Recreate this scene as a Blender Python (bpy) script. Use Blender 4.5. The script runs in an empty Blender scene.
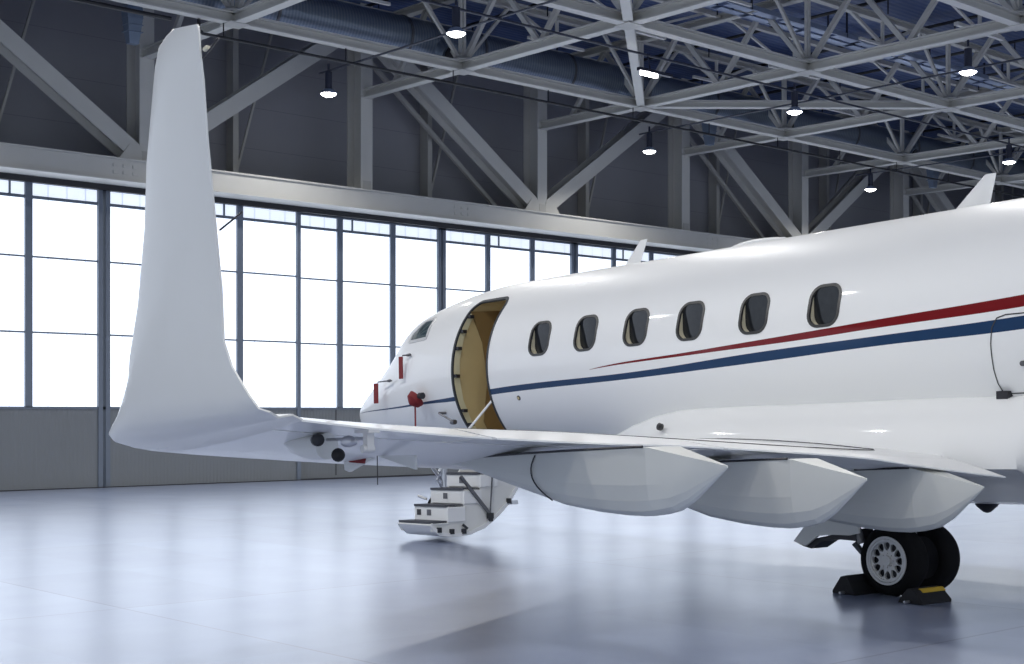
import bpy, bmesh, math, random
from mathutils import Vector, Matrix
from mathutils.bvhtree import BVHTree
random.seed(7)
scn = bpy.context.scene
COL = scn.collection
R = math.radians

# ------------------------------------------------------------------ materials
def new_mat(name):
    m = bpy.data.materials.new(name); m.use_nodes = True
    nt = m.node_tree
    return m, nt, nt.nodes['Principled BSDF']
def mat(name, col, rough=0.5, metal=0.0, coat=0.0, var=0.0, vscale=3.0, bump=0.0, bscale=40.0, spec=None, emit=None, estr=0.0, crough=0.03):
    m, nt, b = new_mat(name)
    b.inputs['Roughness'].default_value = rough
    b.inputs['Metallic'].default_value = metal
    b.inputs['Coat Weight'].default_value = coat
    b.inputs['Coat Roughness'].default_value = crough
    if spec is not None: b.inputs['Specular IOR Level'].default_value = spec
    if emit:
        b.inputs['Emission Color'].default_value = (*emit, 1); b.inputs['Emission Strength'].default_value = estr
    tc = nt.nodes.new('ShaderNodeTexCoord')
    n = nt.nodes.new('ShaderNodeTexNoise'); n.inputs['Scale'].default_value = vscale; n.inputs['Detail'].default_value = 4
    nt.links.new(tc.outputs['Object'], n.inputs['Vector'])
    r = nt.nodes.new('ShaderNodeMix'); r.data_type = 'RGBA'
    d = [max(0, c*(1-var)) for c in col]; l = [min(1, c*(1+var)) for c in col]
    r.inputs[6].default_value = (*d, 1); r.inputs[7].default_value = (*l, 1)
    nt.links.new(n.outputs['Fac'], r.inputs[0]); nt.links.new(r.outputs[2], b.inputs['Base Color'])
    if bump:
        n2 = nt.nodes.new('ShaderNodeTexNoise'); n2.inputs['Scale'].default_value = bscale
        nt.links.new(tc.outputs['Object'], n2.inputs['Vector'])
        bp = nt.nodes.new('ShaderNodeBump'); bp.inputs['Strength'].default_value = bump; bp.inputs['Distance'].default_value = 0.02
        nt.links.new(n2.outputs['Fac'], bp.inputs['Height']); nt.links.new(bp.outputs['Normal'], b.inputs['Normal'])
    return m

def math_node(nt, op, a, b=None, clamp=False):
    n = nt.nodes.new('ShaderNodeMath'); n.operation = op; n.use_clamp = clamp
    for i, v in enumerate((a, b)):
        if v is None: continue
        if hasattr(v, 'links'): nt.links.new(v, n.inputs[i])
        else: n.inputs[i].default_value = v
    return n.outputs[0]

M = {}
M['paint'] = mat('white_aircraft_paint', (.84, .845, .84), .42, coat=.35, var=.012, vscale=1.2, spec=.15, crough=.05)
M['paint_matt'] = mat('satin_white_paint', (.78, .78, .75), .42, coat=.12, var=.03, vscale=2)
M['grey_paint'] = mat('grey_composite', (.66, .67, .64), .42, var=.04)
M['belly'] = mat('belly_paint', (.62, .63, .62), .35, coat=.3, var=.03)
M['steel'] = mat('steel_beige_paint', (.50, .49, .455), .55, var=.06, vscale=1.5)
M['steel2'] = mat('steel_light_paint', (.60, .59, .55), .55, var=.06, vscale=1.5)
M['dark'] = mat('dark_rubber', (.007, .007, .009), .7, var=.2)
M['tyre'] = mat('tyre_rubber', (.005, .005, .006), .85, spec=.2, var=.2, bump=.1)
M['black'] = mat('black_metal', (.02, .02, .025), .45)
M['seal'] = mat('door_seal', (.03, .035, .04), .6)
M['metal'] = mat('brushed_metal', (.55, .55, .57), .3, metal=.9, var=.1, vscale=8)
M['dkmetal'] = mat('dark_metal', (.16, .16, .17), .4, metal=.7, var=.15, vscale=8)
M['rim'] = mat('wheel_rim_paint', (.62, .62, .62), .4, metal=.25)
M['red'] = mat('red_fabric', (.20, .012, .014), .7, var=.15, vscale=30)
M['yellow'] = mat('yellow_strip', (.55, .36, .03), .5, var=.2, vscale=12)
M['gold'] = mat('door_lining', (.60, .48, .25), .5, var=.12, vscale=2)
M['jamb'] = mat('door_jamb', (.72, .68, .46), .45, var=.08)
M['cream'] = mat('window_reveal', (.74, .69, .52), .4)
M['glass'] = mat('dark_cabin_glass', (.018, .02, .024), .08, spec=.35, var=.4, vscale=14)
M['cockglass'] = mat('cockpit_glass', (.05, .09, .10), .05, coat=1.0, var=.3)
M['ring'] = mat('window_trim_metal', (.045, .045, .045), .4, metal=.2)
M['tread'] = mat('tread_grip', (.07, .075, .09), .8, bump=.2)
M['mullion'] = mat('door_frame_paint', (.16, .19, .24), .5, var=.06)
M['roofdeck'] = None
M['lampbody'] = mat('lamp_housing', (.03, .035, .06), .4, metal=.3)
M['lampglow'] = mat('lamp_lens', (1, 1, 1), .3, emit=(1, .98, .95), estr=22)
M['pipe'] = mat('sprinkler_pipe', (.012, .012, .015), .45)
M['conduit'] = mat('blue_grey_conduit', (.05, .055, .075), .45, metal=.4)
M['tray'] = mat('cable_tray_zinc', (.30, .36, .50), .4, metal=.5, var=.1)
M['diffuser'] = mat('blue_grey_sheet', (.20, .25, .34), .35, metal=.6, var=.1)

# spiral duct: zinc with wound seams
def duct_mat():
    m, nt, b = new_mat('spiral_duct_zinc')
    b.inputs['Metallic'].default_value = .75; b.inputs['Roughness'].default_value = .38
    tc = nt.nodes.new('ShaderNodeTexCoord'); w = nt.nodes.new('ShaderNodeTexWave')
    w.wave_type = 'BANDS'; w.bands_direction = 'X'; w.inputs['Scale'].default_value = 3.6; w.inputs['Distortion'].default_value = .3
    nt.links.new(tc.outputs['Object'], w.inputs['Vector'])
    mx = nt.nodes.new('ShaderNodeMix'); mx.data_type = 'RGBA'
    mx.inputs[6].default_value = (.19, .23, .29, 1); mx.inputs[7].default_value = (.27, .31, .37, 1)
    nt.links.new(w.outputs['Fac'], mx.inputs[0]); nt.links.new(mx.outputs[2], b.inputs['Base Color'])
    bp = nt.nodes.new('ShaderNodeBump'); bp.inputs['Strength'].default_value = .12; bp.inputs['Distance'].default_value = .02
    nt.links.new(w.outputs['Fac'], bp.inputs['Height']); nt.links.new(bp.outputs['Normal'], b.inputs['Normal'])
    return m
M['duct'] = duct_mat()

# corrugated / ribbed sheets: ridges along one axis
def ribbed(name, col, axis, scale, rough=.5, strength=.4, var=.06, seams=None):
    m, nt, b = new_mat(name)
    b.inputs['Roughness'].default_value = rough
    tc = nt.nodes.new('ShaderNodeTexCoord'); w = nt.nodes.new('ShaderNodeTexWave')
    w.wave_type = 'BANDS'; w.bands_direction = axis; w.inputs['Scale'].default_value = scale
    nt.links.new(tc.outputs['Object'], w.inputs['Vector'])
    n = nt.nodes.new('ShaderNodeTexNoise'); n.inputs['Scale'].default_value = .7; n.inputs['Detail'].default_value = 3
    nt.links.new(tc.outputs['Object'], n.inputs['Vector'])
    mx = nt.nodes.new('ShaderNodeMix'); mx.data_type = 'RGBA'
    mx.inputs[6].default_value = (*[c*(1-var) for c in col], 1); mx.inputs[7].default_value = (*[c*(1+var) for c in col], 1)
    nt.links.new(n.outputs['Fac'], mx.inputs[0])
    out = mx.outputs[2]
    if seams:
        ax, per, wd = seams
        sp = nt.nodes.new('ShaderNodeSeparateXYZ'); nt.links.new(tc.outputs['Object'], sp.inputs[0])
        f = math_node(nt, 'FRACT', math_node(nt, 'DIVIDE', sp.outputs[ax], per))
        s = math_node(nt, 'LESS_THAN', f, wd/per)
        m2 = nt.nodes.new('ShaderNodeMix'); m2.data_type = 'RGBA'
        nt.links.new(math_node(nt, 'MULTIPLY', s, .45), m2.inputs[0]); nt.links.new(out, m2.inputs[6]); m2.inputs[7].default_value = (*[c*.4 for c in col], 1)
        out = m2.outputs[2]
    nt.links.new(out, b.inputs['Base Color'])
    bp = nt.nodes.new('ShaderNodeBump'); bp.inputs['Strength'].default_value = strength; bp.inputs['Distance'].default_value = .02
    nt.links.new(w.outputs['Fac'], bp.inputs['Height']); nt.links.new(bp.outputs['Normal'], b.inputs['Normal'])
    return m
M['doorpanel'] = ribbed('hangar_door_panel', (.19, .205, .22), 'X', 3.2, .5, .25)
M['upwall'] = ribbed('upper_wall_cladding', (.31, .31, .335), 'Z', .6, .65, .1, .08, seams=(2, 1.1, .015))
M['roofdeck'] = ribbed('roof_deck', (.065, .10, .22), 'Y', 1.6, .5, .6, .10, seams=(0, .9, .03))

# translucent door glazing lit by the daylight behind it
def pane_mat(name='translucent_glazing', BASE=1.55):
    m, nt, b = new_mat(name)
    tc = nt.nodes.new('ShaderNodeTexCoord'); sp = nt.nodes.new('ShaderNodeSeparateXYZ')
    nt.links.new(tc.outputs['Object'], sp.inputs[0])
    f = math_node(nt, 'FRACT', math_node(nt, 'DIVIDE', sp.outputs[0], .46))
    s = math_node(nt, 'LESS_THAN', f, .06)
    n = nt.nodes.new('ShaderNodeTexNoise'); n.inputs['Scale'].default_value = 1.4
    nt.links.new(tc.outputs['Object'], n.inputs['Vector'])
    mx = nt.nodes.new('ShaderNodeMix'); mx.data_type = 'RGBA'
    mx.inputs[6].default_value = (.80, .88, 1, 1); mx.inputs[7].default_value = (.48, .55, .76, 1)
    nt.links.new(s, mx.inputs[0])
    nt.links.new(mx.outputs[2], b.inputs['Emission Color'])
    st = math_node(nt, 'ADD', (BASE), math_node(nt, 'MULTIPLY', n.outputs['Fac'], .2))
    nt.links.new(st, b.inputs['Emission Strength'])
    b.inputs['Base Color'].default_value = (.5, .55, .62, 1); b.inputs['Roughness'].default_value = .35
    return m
M['pane'] = pane_mat(); M['pane_shaded'] = pane_mat('translucent_glazing_shaded', .86)  # top panes glow less: overhang shade put into their emission

def floor_mat():
    m, nt, b = new_mat('sealed_hangar_floor')
    tc = nt.nodes.new('ShaderNodeTexCoord')
    n = nt.nodes.new('ShaderNodeTexNoise'); n.inputs['Scale'].default_value = .35; n.inputs['Detail'].default_value = 8; n.inputs['Roughness'].default_value = .65
    nt.links.new(tc.outputs['Object'], n.inputs['Vector'])
    cr = nt.nodes.new('ShaderNodeValToRGB')
    cr.color_ramp.elements[0].position = .3; cr.color_ramp.elements[0].color = (.26, .305, .44, 1)
    cr.color_ramp.elements[1].position = .7; cr.color_ramp.elements[1].color = (.33, .38, .52, 1)
    nt.links.new(n.outputs['Fac'], cr.inputs[0])
    sp = nt.nodes.new('ShaderNodeSeparateXYZ'); nt.links.new(tc.outputs['Object'], sp.inputs[0])
    fx = math_node(nt, 'LESS_THAN', math_node(nt, 'FRACT', math_node(nt, 'DIVIDE', sp.outputs[0], 6.0)), .004)
    fy = math_node(nt, 'LESS_THAN', math_node(nt, 'FRACT', math_node(nt, 'DIVIDE', sp.outputs[1], 6.0)), .004)
    jm = math_node(nt, 'MULTIPLY', math_node(nt, 'MAXIMUM', fx, fy), .5)
    mx = nt.nodes.new('ShaderNodeMix'); mx.data_type = 'RGBA'
    nt.links.new(jm, mx.inputs[0]); nt.links.new(cr.outputs[0], mx.inputs[6]); mx.inputs[7].default_value = (.12, .12, .14, 1)
    wn = nt.nodes.new('ShaderNodeTexWhiteNoise'); wn.noise_dimensions = '2D'
    cb = nt.nodes.new('ShaderNodeCombineXYZ')
    nt.links.new(math_node(nt, 'FLOOR', math_node(nt, 'DIVIDE', sp.outputs[0], 1.5)), cb.inputs[0]); nt.links.new(math_node(nt, 'FLOOR', math_node(nt, 'DIVIDE', sp.outputs[1], 3.0)), cb.inputs[1])
    nt.links.new(cb.outputs[0], wn.inputs['Vector'])
    hs = nt.nodes.new('ShaderNodeHueSaturation'); nt.links.new(mx.outputs[2], hs.inputs['Color'])
    nt.links.new(math_node(nt, 'ADD', .93, math_node(nt, 'MULTIPLY', wn.outputs['Value'], .14)), hs.inputs['Value'])
    nt.links.new(hs.outputs[0], b.inputs['Base Color'])
    n2 = nt.nodes.new('ShaderNodeTexNoise'); n2.inputs['Scale'].default_value = 1.1; n2.inputs['Detail'].default_value = 6
    nt.links.new(tc.outputs['Object'], n2.inputs['Vector'])
    r = math_node(nt, 'ADD', .25, math_node(nt, 'MULTIPLY', n2.outputs['Fac'], .12))
    nt.links.new(r, b.inputs['Roughness'])
    bp = nt.nodes.new('ShaderNodeBump'); bp.inputs['Strength'].default_value = .012; bp.inputs['Distance'].default_value = .02
    n3 = nt.nodes.new('ShaderNodeTexNoise'); n3.inputs['Scale'].default_value = 3.5
    nt.links.new(tc.outputs['Object'], n3.inputs['Vector'])
    nt.links.new(n3.outputs['Fac'], bp.inputs['Height']); nt.links.new(bp.outputs['Normal'], b.inputs['Normal'])
    b.inputs['Coat Weight'].default_value = 1; b.inputs['Coat Roughness'].default_value = .27
    return m
M['floor'] = floor_mat()

# fuselage paint: white with the red and blue cheat lines (curves over the length, in the fuselage's own coordinates)
BLUE_T = [(-6, 3.02), (-3, 2.78), (-1.13, 2.639), (.48, 2.576), (2.14, 2.515), (4.13, 2.411), (7.08, 2.334), (8.23, 2.25), (8.85, 2.22), (9.86, 2.175), (11.6, 2.145), (12.2, 2.135)]
BLUE_B = [(-6, 2.86), (-3, 2.64), (-1.13, 2.515), (.48, 2.475), (2.14, 2.405), (4.13, 2.332), (7.08, 2.255), (8.23, 2.19), (8.85, 2.18), (9.86, 2.15), (11.6, 2.135), (12.2, 2.13)]
RED_T = [(-6, 3.30), (-3, 3.0), (-1.13, 2.836), (.48, 2.745), (1.55, 2.682), (3.07, 2.598), (5.06, 2.482), (5.4, 2.40)]
RED_B = [(-6, 3.12), (-3, 2.87), (-1.13, 2.723), (.48, 2.658), (1.55, 2.606), (3.07, 2.556), (5.06, 2.478), (5.4, 2.44)]
def fus_mat():
    m, nt, b = new_mat('fuselage_paint')
    b.inputs['Roughness'].default_value = .42; b.inputs['Coat Weight'].default_value = .35; b.inputs['Coat Roughness'].default_value = .05; b.inputs['Specular IOR Level'].default_value = .15
    tc = nt.nodes.new('ShaderNodeTexCoord'); sp = nt.nodes.new('ShaderNodeSeparateXYZ')
    nt.links.new(tc.outputs['Object'], sp.inputs[0])
    X, Z = sp.outputs[0], sp.outputs[2]
    u = math_node(nt, 'DIVIDE', math_node(nt, 'ADD', X, 6.0), 20.0)
    def curve(pts):
        c = nt.nodes.new('ShaderNodeFloatCurve'); cu = c.mapping.curves[0]
        P = [((x+6)/20, (z-1.5)/2.5) for x, z in pts]
        cu.points[0].location = P[0]; cu.points[1].location = P[-1]
        for p in P[1:-1]: cu.points.new(*p)
        for p in cu.points: p.handle_type = 'AUTO_CLAMPED'
        c.mapping.update(); nt.links.new(u, c.inputs['Value'])
        return math_node(nt, 'ADD', math_node(nt, 'MULTIPLY', c.outputs[0], 2.5), 1.5)
    def band(T, B, x1):
        a = math_node(nt, 'LESS_THAN', Z, curve(T)); c = math_node(nt, 'GREATER_THAN', Z, curve(B))
        return math_node(nt, 'MULTIPLY', math_node(nt, 'MULTIPLY', a, c), math_node(nt, 'LESS_THAN', X, x1))
    m1 = nt.nodes.new('ShaderNodeMix'); m1.data_type = 'RGBA'; m1.inputs[6].default_value = (.84, .845, .84, 1); m1.inputs[7].default_value = (.012, .042, .11, 1)
    nt.links.new(band(BLUE_T, BLUE_B, 12.1), m1.inputs[0])
    m2 = nt.nodes.new('ShaderNodeMix'); m2.data_type = 'RGBA'; m2.inputs[7].default_value = (.17, .004, .007, 1)
    nt.links.new(band(RED_T, RED_B, 5.07), m2.inputs[0]); nt.links.new(m1.outputs[2], m2.inputs[6])
    nt.links.new(m2.outputs[2], b.inputs['Base Color'])
    return m
M['fus'] = fus_mat()

# ------------------------------------------------------------------ mesh helpers
class MB:
    def __init__(s): s.v = []; s.f = []; s.mi = []
    def add(s, vs, fs, mi=0):
        o = len(s.v); s.v += [tuple(p) for p in vs]; s.f += [tuple(i+o for i in f) for f in fs]; s.mi += [mi]*len(fs)
    def box(s, a, b, mi=0):
        x0, y0, z0 = [min(a[i], b[i]) for i in range(3)]; x1, y1, z1 = [max(a[i], b[i]) for i in range(3)]
        s.add([(x0,y0,z0),(x1,y0,z0),(x1,y1,z0),(x0,y1,z0),(x0,y0,z1),(x1,y0,z1),(x1,y1,z1),(x0,y1,z1)],
              [(0,3,2,1),(4,5,6,7),(0,1,5,4),(1,2,6,5),(2,3,7,6),(3,0,4,7)], mi)
    def frame(s, p, q, up):
        p, q = Vector(p), Vector(q); d = (q-p).normalized(); up = Vector(up)
        if abs(d.dot(up)) > .99: up = Vector((1, 0, 0)) if abs(d.x) < .9 else Vector((0, 1, 0))
        a = d.cross(up).normalized(); b = a.cross(d).normalized()
        return p, q, a, b
    def bar(s, p, q, w, h, up=(0, 0, 1), off=(0, 0), mi=0):
        p, q, a, b = s.frame(p, q, up)
        vs = []
        for e in (p, q):
            for sx, sy in ((-1,-1),(1,-1),(1,1),(-1,1)): vs.append(e + a*(sx*w/2+off[0]) + b*(sy*h/2+off[1]))
        s.add(vs, [(0,1,2,3),(7,6,5,4),(0,4,5,1),(1,5,6,2),(2,6,7,3),(3,7,4,0)], mi)
    def hbeam(s, p, q, w, h, t=.03, up=(0, 0, 1)):   # flanges perpendicular to 'up', web along it
        s.bar(p, q, w, t, up, (0, h/2-t/2)); s.bar(p, q, w, t, up, (0, -h/2+t/2)); s.bar(p, q, t, h-2*t, up)
    def tube(s, pts, r, n=10, cap=True, mi=0):
        pts = [Vector(p) for p in pts]; rs = r if isinstance(r, (list, tuple)) else [r]*len(pts)
        rings = []; prev = None
        for i, p in enumerate(pts):
            d = ((pts[min(i+1, len(pts)-1)] - p).normalized() + (p - pts[max(i-1, 0)]).normalized()).normalized()
            if prev is None:
                u = Vector((0, 0, 1)) if abs(d.z) < .9 else Vector((1, 0, 0)); a = d.cross(u).normalized()
            else: a = (prev - d*prev.dot(d)).normalized()
            prev = a; b = d.cross(a)
            rings.append([p + (a*math.cos(2*math.pi*k/n) + b*math.sin(2*math.pi*k/n))*rs[i] for k in range(n)])
        s.loft(rings, cap, mi=mi)
    def loft(s, rings, cap=True, mi=0, closed=True):
        n = len(rings[0]); vs = [p for r in rings for p in r]; fs = []
        for i in range(len(rings)-1):
            for k in range(n if closed else n-1):
                fs.append((i*n+k, i*n+(k+1) % n, (i+1)*n+(k+1) % n, (i+1)*n+k))
        if cap: fs.append(tuple(reversed(range(n)))); fs.append(tuple((len(rings)-1)*n+k for k in range(n)))
        s.add(vs, fs, mi)
    def prism(s, poly, ext, mi=0):    # poly: 3D points, ext: vector
        n = len(poly); e = Vector(ext); a = [Vector(p) for p in poly]; vs = a + [p+e for p in a]
        fs = [tuple(range(n)), tuple(reversed(range(n, 2*n)))] + [(k, n+k, n+(k+1) % n, (k+1) % n) for k in range(n)]
        s.add(vs, fs, mi)
    def lathe(s, prof, c, axis, n=32, mi=0):   # prof: (r, h) along axis
        ax = Vector(axis).normalized(); u = Vector((0, 0, 1)) if abs(ax.z) < .9 else Vector((1, 0, 0))
        a = ax.cross(u).normalized(); b = ax.cross(a); c = Vector(c)
        s.loft([[c + ax*h + (a*math.cos(2*math.pi*k/n)+b*math.sin(2*math.pi*k/n))*max(r, .0005) for k in range(n)] for r, h in prof], True, mi)
    def build(s, name, mats, parent=None, origin=(0, 0, 0), smooth=False, angle=35, label=None, bevel=0):
        me = bpy.data.meshes.new(name); o = Vector(origin)
        me.from_pydata([tuple(Vector(v)-o) for v in s.v], [], s.f)
        for m in (mats if isinstance(mats, (list, tuple)) else [mats]): me.materials.append(m)
        for p, i in zip(me.polygons, s.mi): p.material_index = i
        bm = bmesh.new(); bm.from_mesh(me); bmesh.ops.recalc_face_normals(bm, faces=bm.faces); bm.to_mesh(me); bm.free()
        if smooth:
            for p in me.polygons: p.use_smooth = True
            me.set_sharp_from_angle(angle=R(angle))
        me.update()
        ob = bpy.data.objects.new(name, me); COL.objects.link(ob)
        if parent: ob.parent = parent
        else: ob.location = origin
        if bevel:
            bv = ob.modifiers.new('bevel', 'BEVEL'); bv.width = bevel; bv.segments = 2; bv.limit_method = 'ANGLE'
        if label: ob['label'] = label
        return ob
def tag(o, label, cat, group=None, kind=None):
    if label: o['label'] = label
    if cat: o['category'] = cat
    if group: o['group'] = group
    if kind: o['kind'] = kind
    return o
def thing(name, label, cat, loc=(0, 0, 0), group=None, rot=None):
    o = bpy.data.objects.new(name, None); o.empty_display_size = .2; COL.objects.link(o); o.location = loc
    if rot: o.rotation_euler = rot
    return tag(o, label, cat, group)
def struct(o, label=None):
    o['kind'] = 'structure'
    if label: o['label'] = label
    return o
def copy_tree(o, parent=None):
    c = o.copy(); COL.objects.link(c)
    if parent: c.parent = parent
    for ch in list(o.children): copy_tree(ch, c)
    return c

# ================================================================== HANGAR
XL, XR, YB, YW, ZR = -14.0, 64.0, -26.0, 31.9, 12.75
b = MB(); b.box((XL-1, YB-1, -.2), (XR, 35, 0)); struct(b.build('floor', M['floor']))
b = MB(); b.box((XL, YB, ZR), (XR, 33.6, ZR+.2)); struct(b.build('ceiling', M['roofdeck']))
b = MB(); b.box((XL, 33.0, 7.3), (XR, 33.2, ZR)); struct(b.build('wall_front', M['upwall']))
b = MB(); b.box((XR-.2, YB, 0), (XR, 33.2, ZR)); struct(b.build('wall_right', M['upwall']))
b = MB(); b.box((XL, 20, 0), (XL+.2, 33.2, ZR)); b.box((XL, YB, 8.6), (XL+.2, 20, ZR)); struct(b.build('wall_left', M['upwall']))  # unseen wall; open bay added to let sky light onto the port side
b = MB(); b.box((XL, YB, 8.6), (XR, YB+.2, ZR)); struct(b.build('wall_rear', M['upwall']))

# door header: lintel beam, dark pocket with the guide rails, cover plate
b = MB(); b.box((XL, 31.05, 7.2), (XR, 32.0, 7.74)); b.box((XL, 30.98, 7.2), (XR, 31.05, 7.24)); b.box((XL, 30.98, 7.70), (XR, 31.05, 7.74))
for x in (15.3, 25.6, 36.5):
    for dx in (0, .25, .5):
        for dz in (0, .16): b.box((x+dx, 31.03, 7.36+dz), (x+dx+.13, 31.05, 7.44+dz))
struct(b.build('trim_1', M['steel2']), 'long pale steel lintel beam above the glazed hangar doors')
b = MB(); b.box((XL, 32.0, 7.46), (XR, 33.0, 7.52)); b.box((XL, 31.72, 7.06), (XR, 31.78, 7.46)); b.box((XL, 32.12, 7.1), (XR, 32.2, 7.46)); b.box((XL, 32.5, 7.05), (XR, 32.6, 7.46))
struct(b.build('trim_2', M['black']), 'dark guide rail channel over the hangar doors')
b = MB(); b.box((XL, 31.7, 0), (XR, 31.78, .02)); b.box((XL, 32.02, 0), (XR, 32.1, .02))
struct(b.build('trim_3', M['black']), 'floor rail of the hangar doors')

# sliding door leaves, three glazed bays each
leaves = [(-6.4, [-4.6, -2.8], -1.0, 0), (-1.0, [.8, 2.6], 4.4, 1), (4.4, [6.3, 8.15], 10.0, 0), (10.0, [11.8, 13.62], 15.42, 0), (15.50, [17.3, 19.18], 21.0, 0),
          (20.75, [22.5, 24.3], 26.02, 1), (26.08, [27.83, 29.63], 31.38, 1), (31.44, [33.2, 34.98], 36.75, 1), (36.8, [38.6, 40.4], 42.2, 0), (42.2, [44, 45.8], 47.6, 0), (47.6, [49.4, 51.2], 53, 0)]
for n, (x0, mid, x1, back) in enumerate(leaves):
    y = 31.9 + (.32 if back else 0)
    root = thing('door_%d' % (n+1), None, None, ((x0+x1)/2, y, 0)); root['kind'] = 'structure'
    root['label'] = 'sliding hangar door leaf with translucent glazing over a ribbed grey panel'
    og = root.location
    z0, z1 = 1.90, 7.06
    f = MB()
    f.box((x0, y-.09, 0), (x0+.11, y+.14, z1+.12)); f.box((x1-.11, y-.09, 0), (x1, y+.14, z1+.12))
    f.box((x0, y-.09, z1), (x1, y+.14, z1+.1)); f.box((x0, y-.07, z0-.04), (x1, y+.1, z0+.02))
    for xm in mid: f.box((xm-.085, y-.07, z0), (xm+.085, y+.1, z1))
    for z in (3.63, 5.37, 6.74): f.box((x0+.1, y-.045, z-.02-(.015 if z > 6 else 0)), (x1-.1, y+.04, z+.02+(.015 if z > 6 else 0)))
    f.build('door_frame', M['mullion'], root, og)
    p = MB(); p.box((x0+.10, y-.05, 0), (x1-.10, y+.05, z0-.03)); p.build('lower_panel', M['doorpanel'], root, og)
    if n in (5, 6): 
        g = MB(); xx = x0+1.6; g.box((xx, y-.054, .08), (xx+.03, y-.05, z0-.03)); g.build('panel_joint', M['black'], root, og)
    xs = [x0+.11] + mid + [x1-.11]
    for i in range(3):
        a = xs[i] + (.085 if i else 0); c = xs[i+1] - (.085 if i < 2 else 0)
        for za, zb in ((z0+.02, 3.61), (3.65, 5.35), (5.39, 6.71), (6.775, z1)):
            q = MB(); q.box((a-.01, y+.0, za-.01), (c+.01, y+.03, zb+.01)); q.build('glazing_pane', M['pane_shaded' if za > 6.5 else 'pane'], root, og)
    r = MB(); xg = (x0+x1)/2 + (.45 if not back else -.5)
    r.box((xg-.02, y-.10, 6.75), (xg+.02, y-.06, 7.3)); r.box((xg-.07, y-.14, 7.3), (xg+.07, y-.03, 7.36)); r.build('guide_roller', M['mullion'], root, og)

# ------------------------------------------------------------------ wall truss above the doors
GX = [3.35 + 6.45*i for i in range(10)]
YT = 31.25
def pos_word(i, n): return ['first', 'second', 'third', 'fourth', 'fifth', 'sixth', 'seventh', 'eighth', 'ninth', 'tenth', 'eleventh', 'twelfth'][i]
for i, x in enumerate(GX):
    c = thing('steel_column', 'beige steel column standing on the door lintel, %s from the left' % pos_word(i, 0), 'column', (x, YT, 7.74), 'columns of the wall truss')
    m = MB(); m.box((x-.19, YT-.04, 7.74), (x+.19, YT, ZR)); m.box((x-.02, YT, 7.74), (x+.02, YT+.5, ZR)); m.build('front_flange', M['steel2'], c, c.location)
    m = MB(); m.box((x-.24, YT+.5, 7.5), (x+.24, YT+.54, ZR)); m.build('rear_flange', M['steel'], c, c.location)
    m = MB(); m.box((x-.13, YT-.055, 7.76), (x+.13, YT-.04, 8.0)); m.box((x-.21, YT-.06, 10.22), (x+.21, YT-.04, 10.28)); m.build('splice_plate', M['steel'], c, c.location)
for i, x in enumerate(GX[:-1]):
    lowL = (i % 2 == 0)   # low nodes at every second column, counted from 16.25
    xa, xb = x, GX[i+1]
    za, zb = (7.78, 12.3) if (i % 2 == 0) else (12.3, 7.78)
    t = thing('diagonal_beam', 'heavy sloping steel beam of the wall truss %s column' % ('rising from the %s' % pos_word(i, 0) if za < zb else 'falling towards the %s' % pos_word(i+1, 0)), 'beam', ((xa+xb)/2, YT, 7.74), 'sloping beams of the wall truss')
    m = MB(); a, bq = Vector((xa, YT+.2, za)), Vector((xb, YT+.2, zb)); d = (bq-a).normalized()
    m.bar(a+d*.12, bq-d*.25, .04, .42, (0, 0, 1), (-.0, 0)); m2 = MB()
    nrm = Vector((-d.z, 0, d.x)); nrm = nrm if nrm.z > 0 else -nrm
    m = MB()
    # channel pair: front plate, rear plate, top and bottom webs
    m.bar(a+Vector((0, -.2, 0))+d*.12, bq+Vector((0, -.2, 0))-d*.2, .05, .40, tuple(nrm))
    m.bar(a+Vector((0, .28, 0))+d*.12, bq+Vector((0, .28, 0))-d*.2, .05, .40, tuple(nrm))
    m.build('flange', M['steel2'], t, t.location)
    m = MB(); m.bar(a+Vector((0, .04, 0))+d*.12, bq+Vector((0, .04, 0))-d*.2, .46, .04, tuple(nrm)); m.build('web_plate', M['steel'], t, t.location)
    m = MB()
    e = a if za < zb else bq
    m.prism([(e.x-(.75 if e is bq else -.1), YT-.03, 7.73), (e.x+(.75 if e is a else -.1), YT-.03, 7.73), (e.x+(.45 if e is a else -.15), YT-.03, 8.12), (e.x-(.45 if e is bq else -.15), YT-.03, 8.12)], (0, -.02, 0)); m.build('gusset', M['steel2'], t, t.location)
# lighter framing in front of the wall cladding
for i in range(9):
    x = GX[i]+3.2
    t = thing('wall_post', 'thin beige post in front of the grey cladding, between the %s and %s columns' % (pos_word(i, 0), pos_word(i+1, 0)), 'post', (x, 32.8, 7.5), 'thin posts on the cladding')
    m = MB(); m.box((x-.05, 32.55, 7.5), (x+.11, 32.6, ZR)); m.box((x-.02, 32.6, 7.5), (x+.02, 32.95, ZR)); m.build('post', M['steel'], t, t.location)
    m = MB(); m.bar((x, 32.7, 7.6), (x+1.3, 32.7, 12.2), .06, .06); m.build('brace', M['steel'], t, t.location)
for i in range(8):
    if i == 1: continue
    x = GX[i]
    m = MB(); m.bar((x+.3, 32.3, 12.0 if i % 2 else 7.6), (x+6.0, 32.3, 7.6 if i % 2 else 12.0), .10, .12)
    tag(m.build('rear_brace', M['steel'], origin=(x+3, 32.3, 7.6)), 'slender diagonal steel brace behind the columns in wall bay %s' % pos_word(i, 0), 'brace', 'slender braces behind the wall truss')

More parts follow.
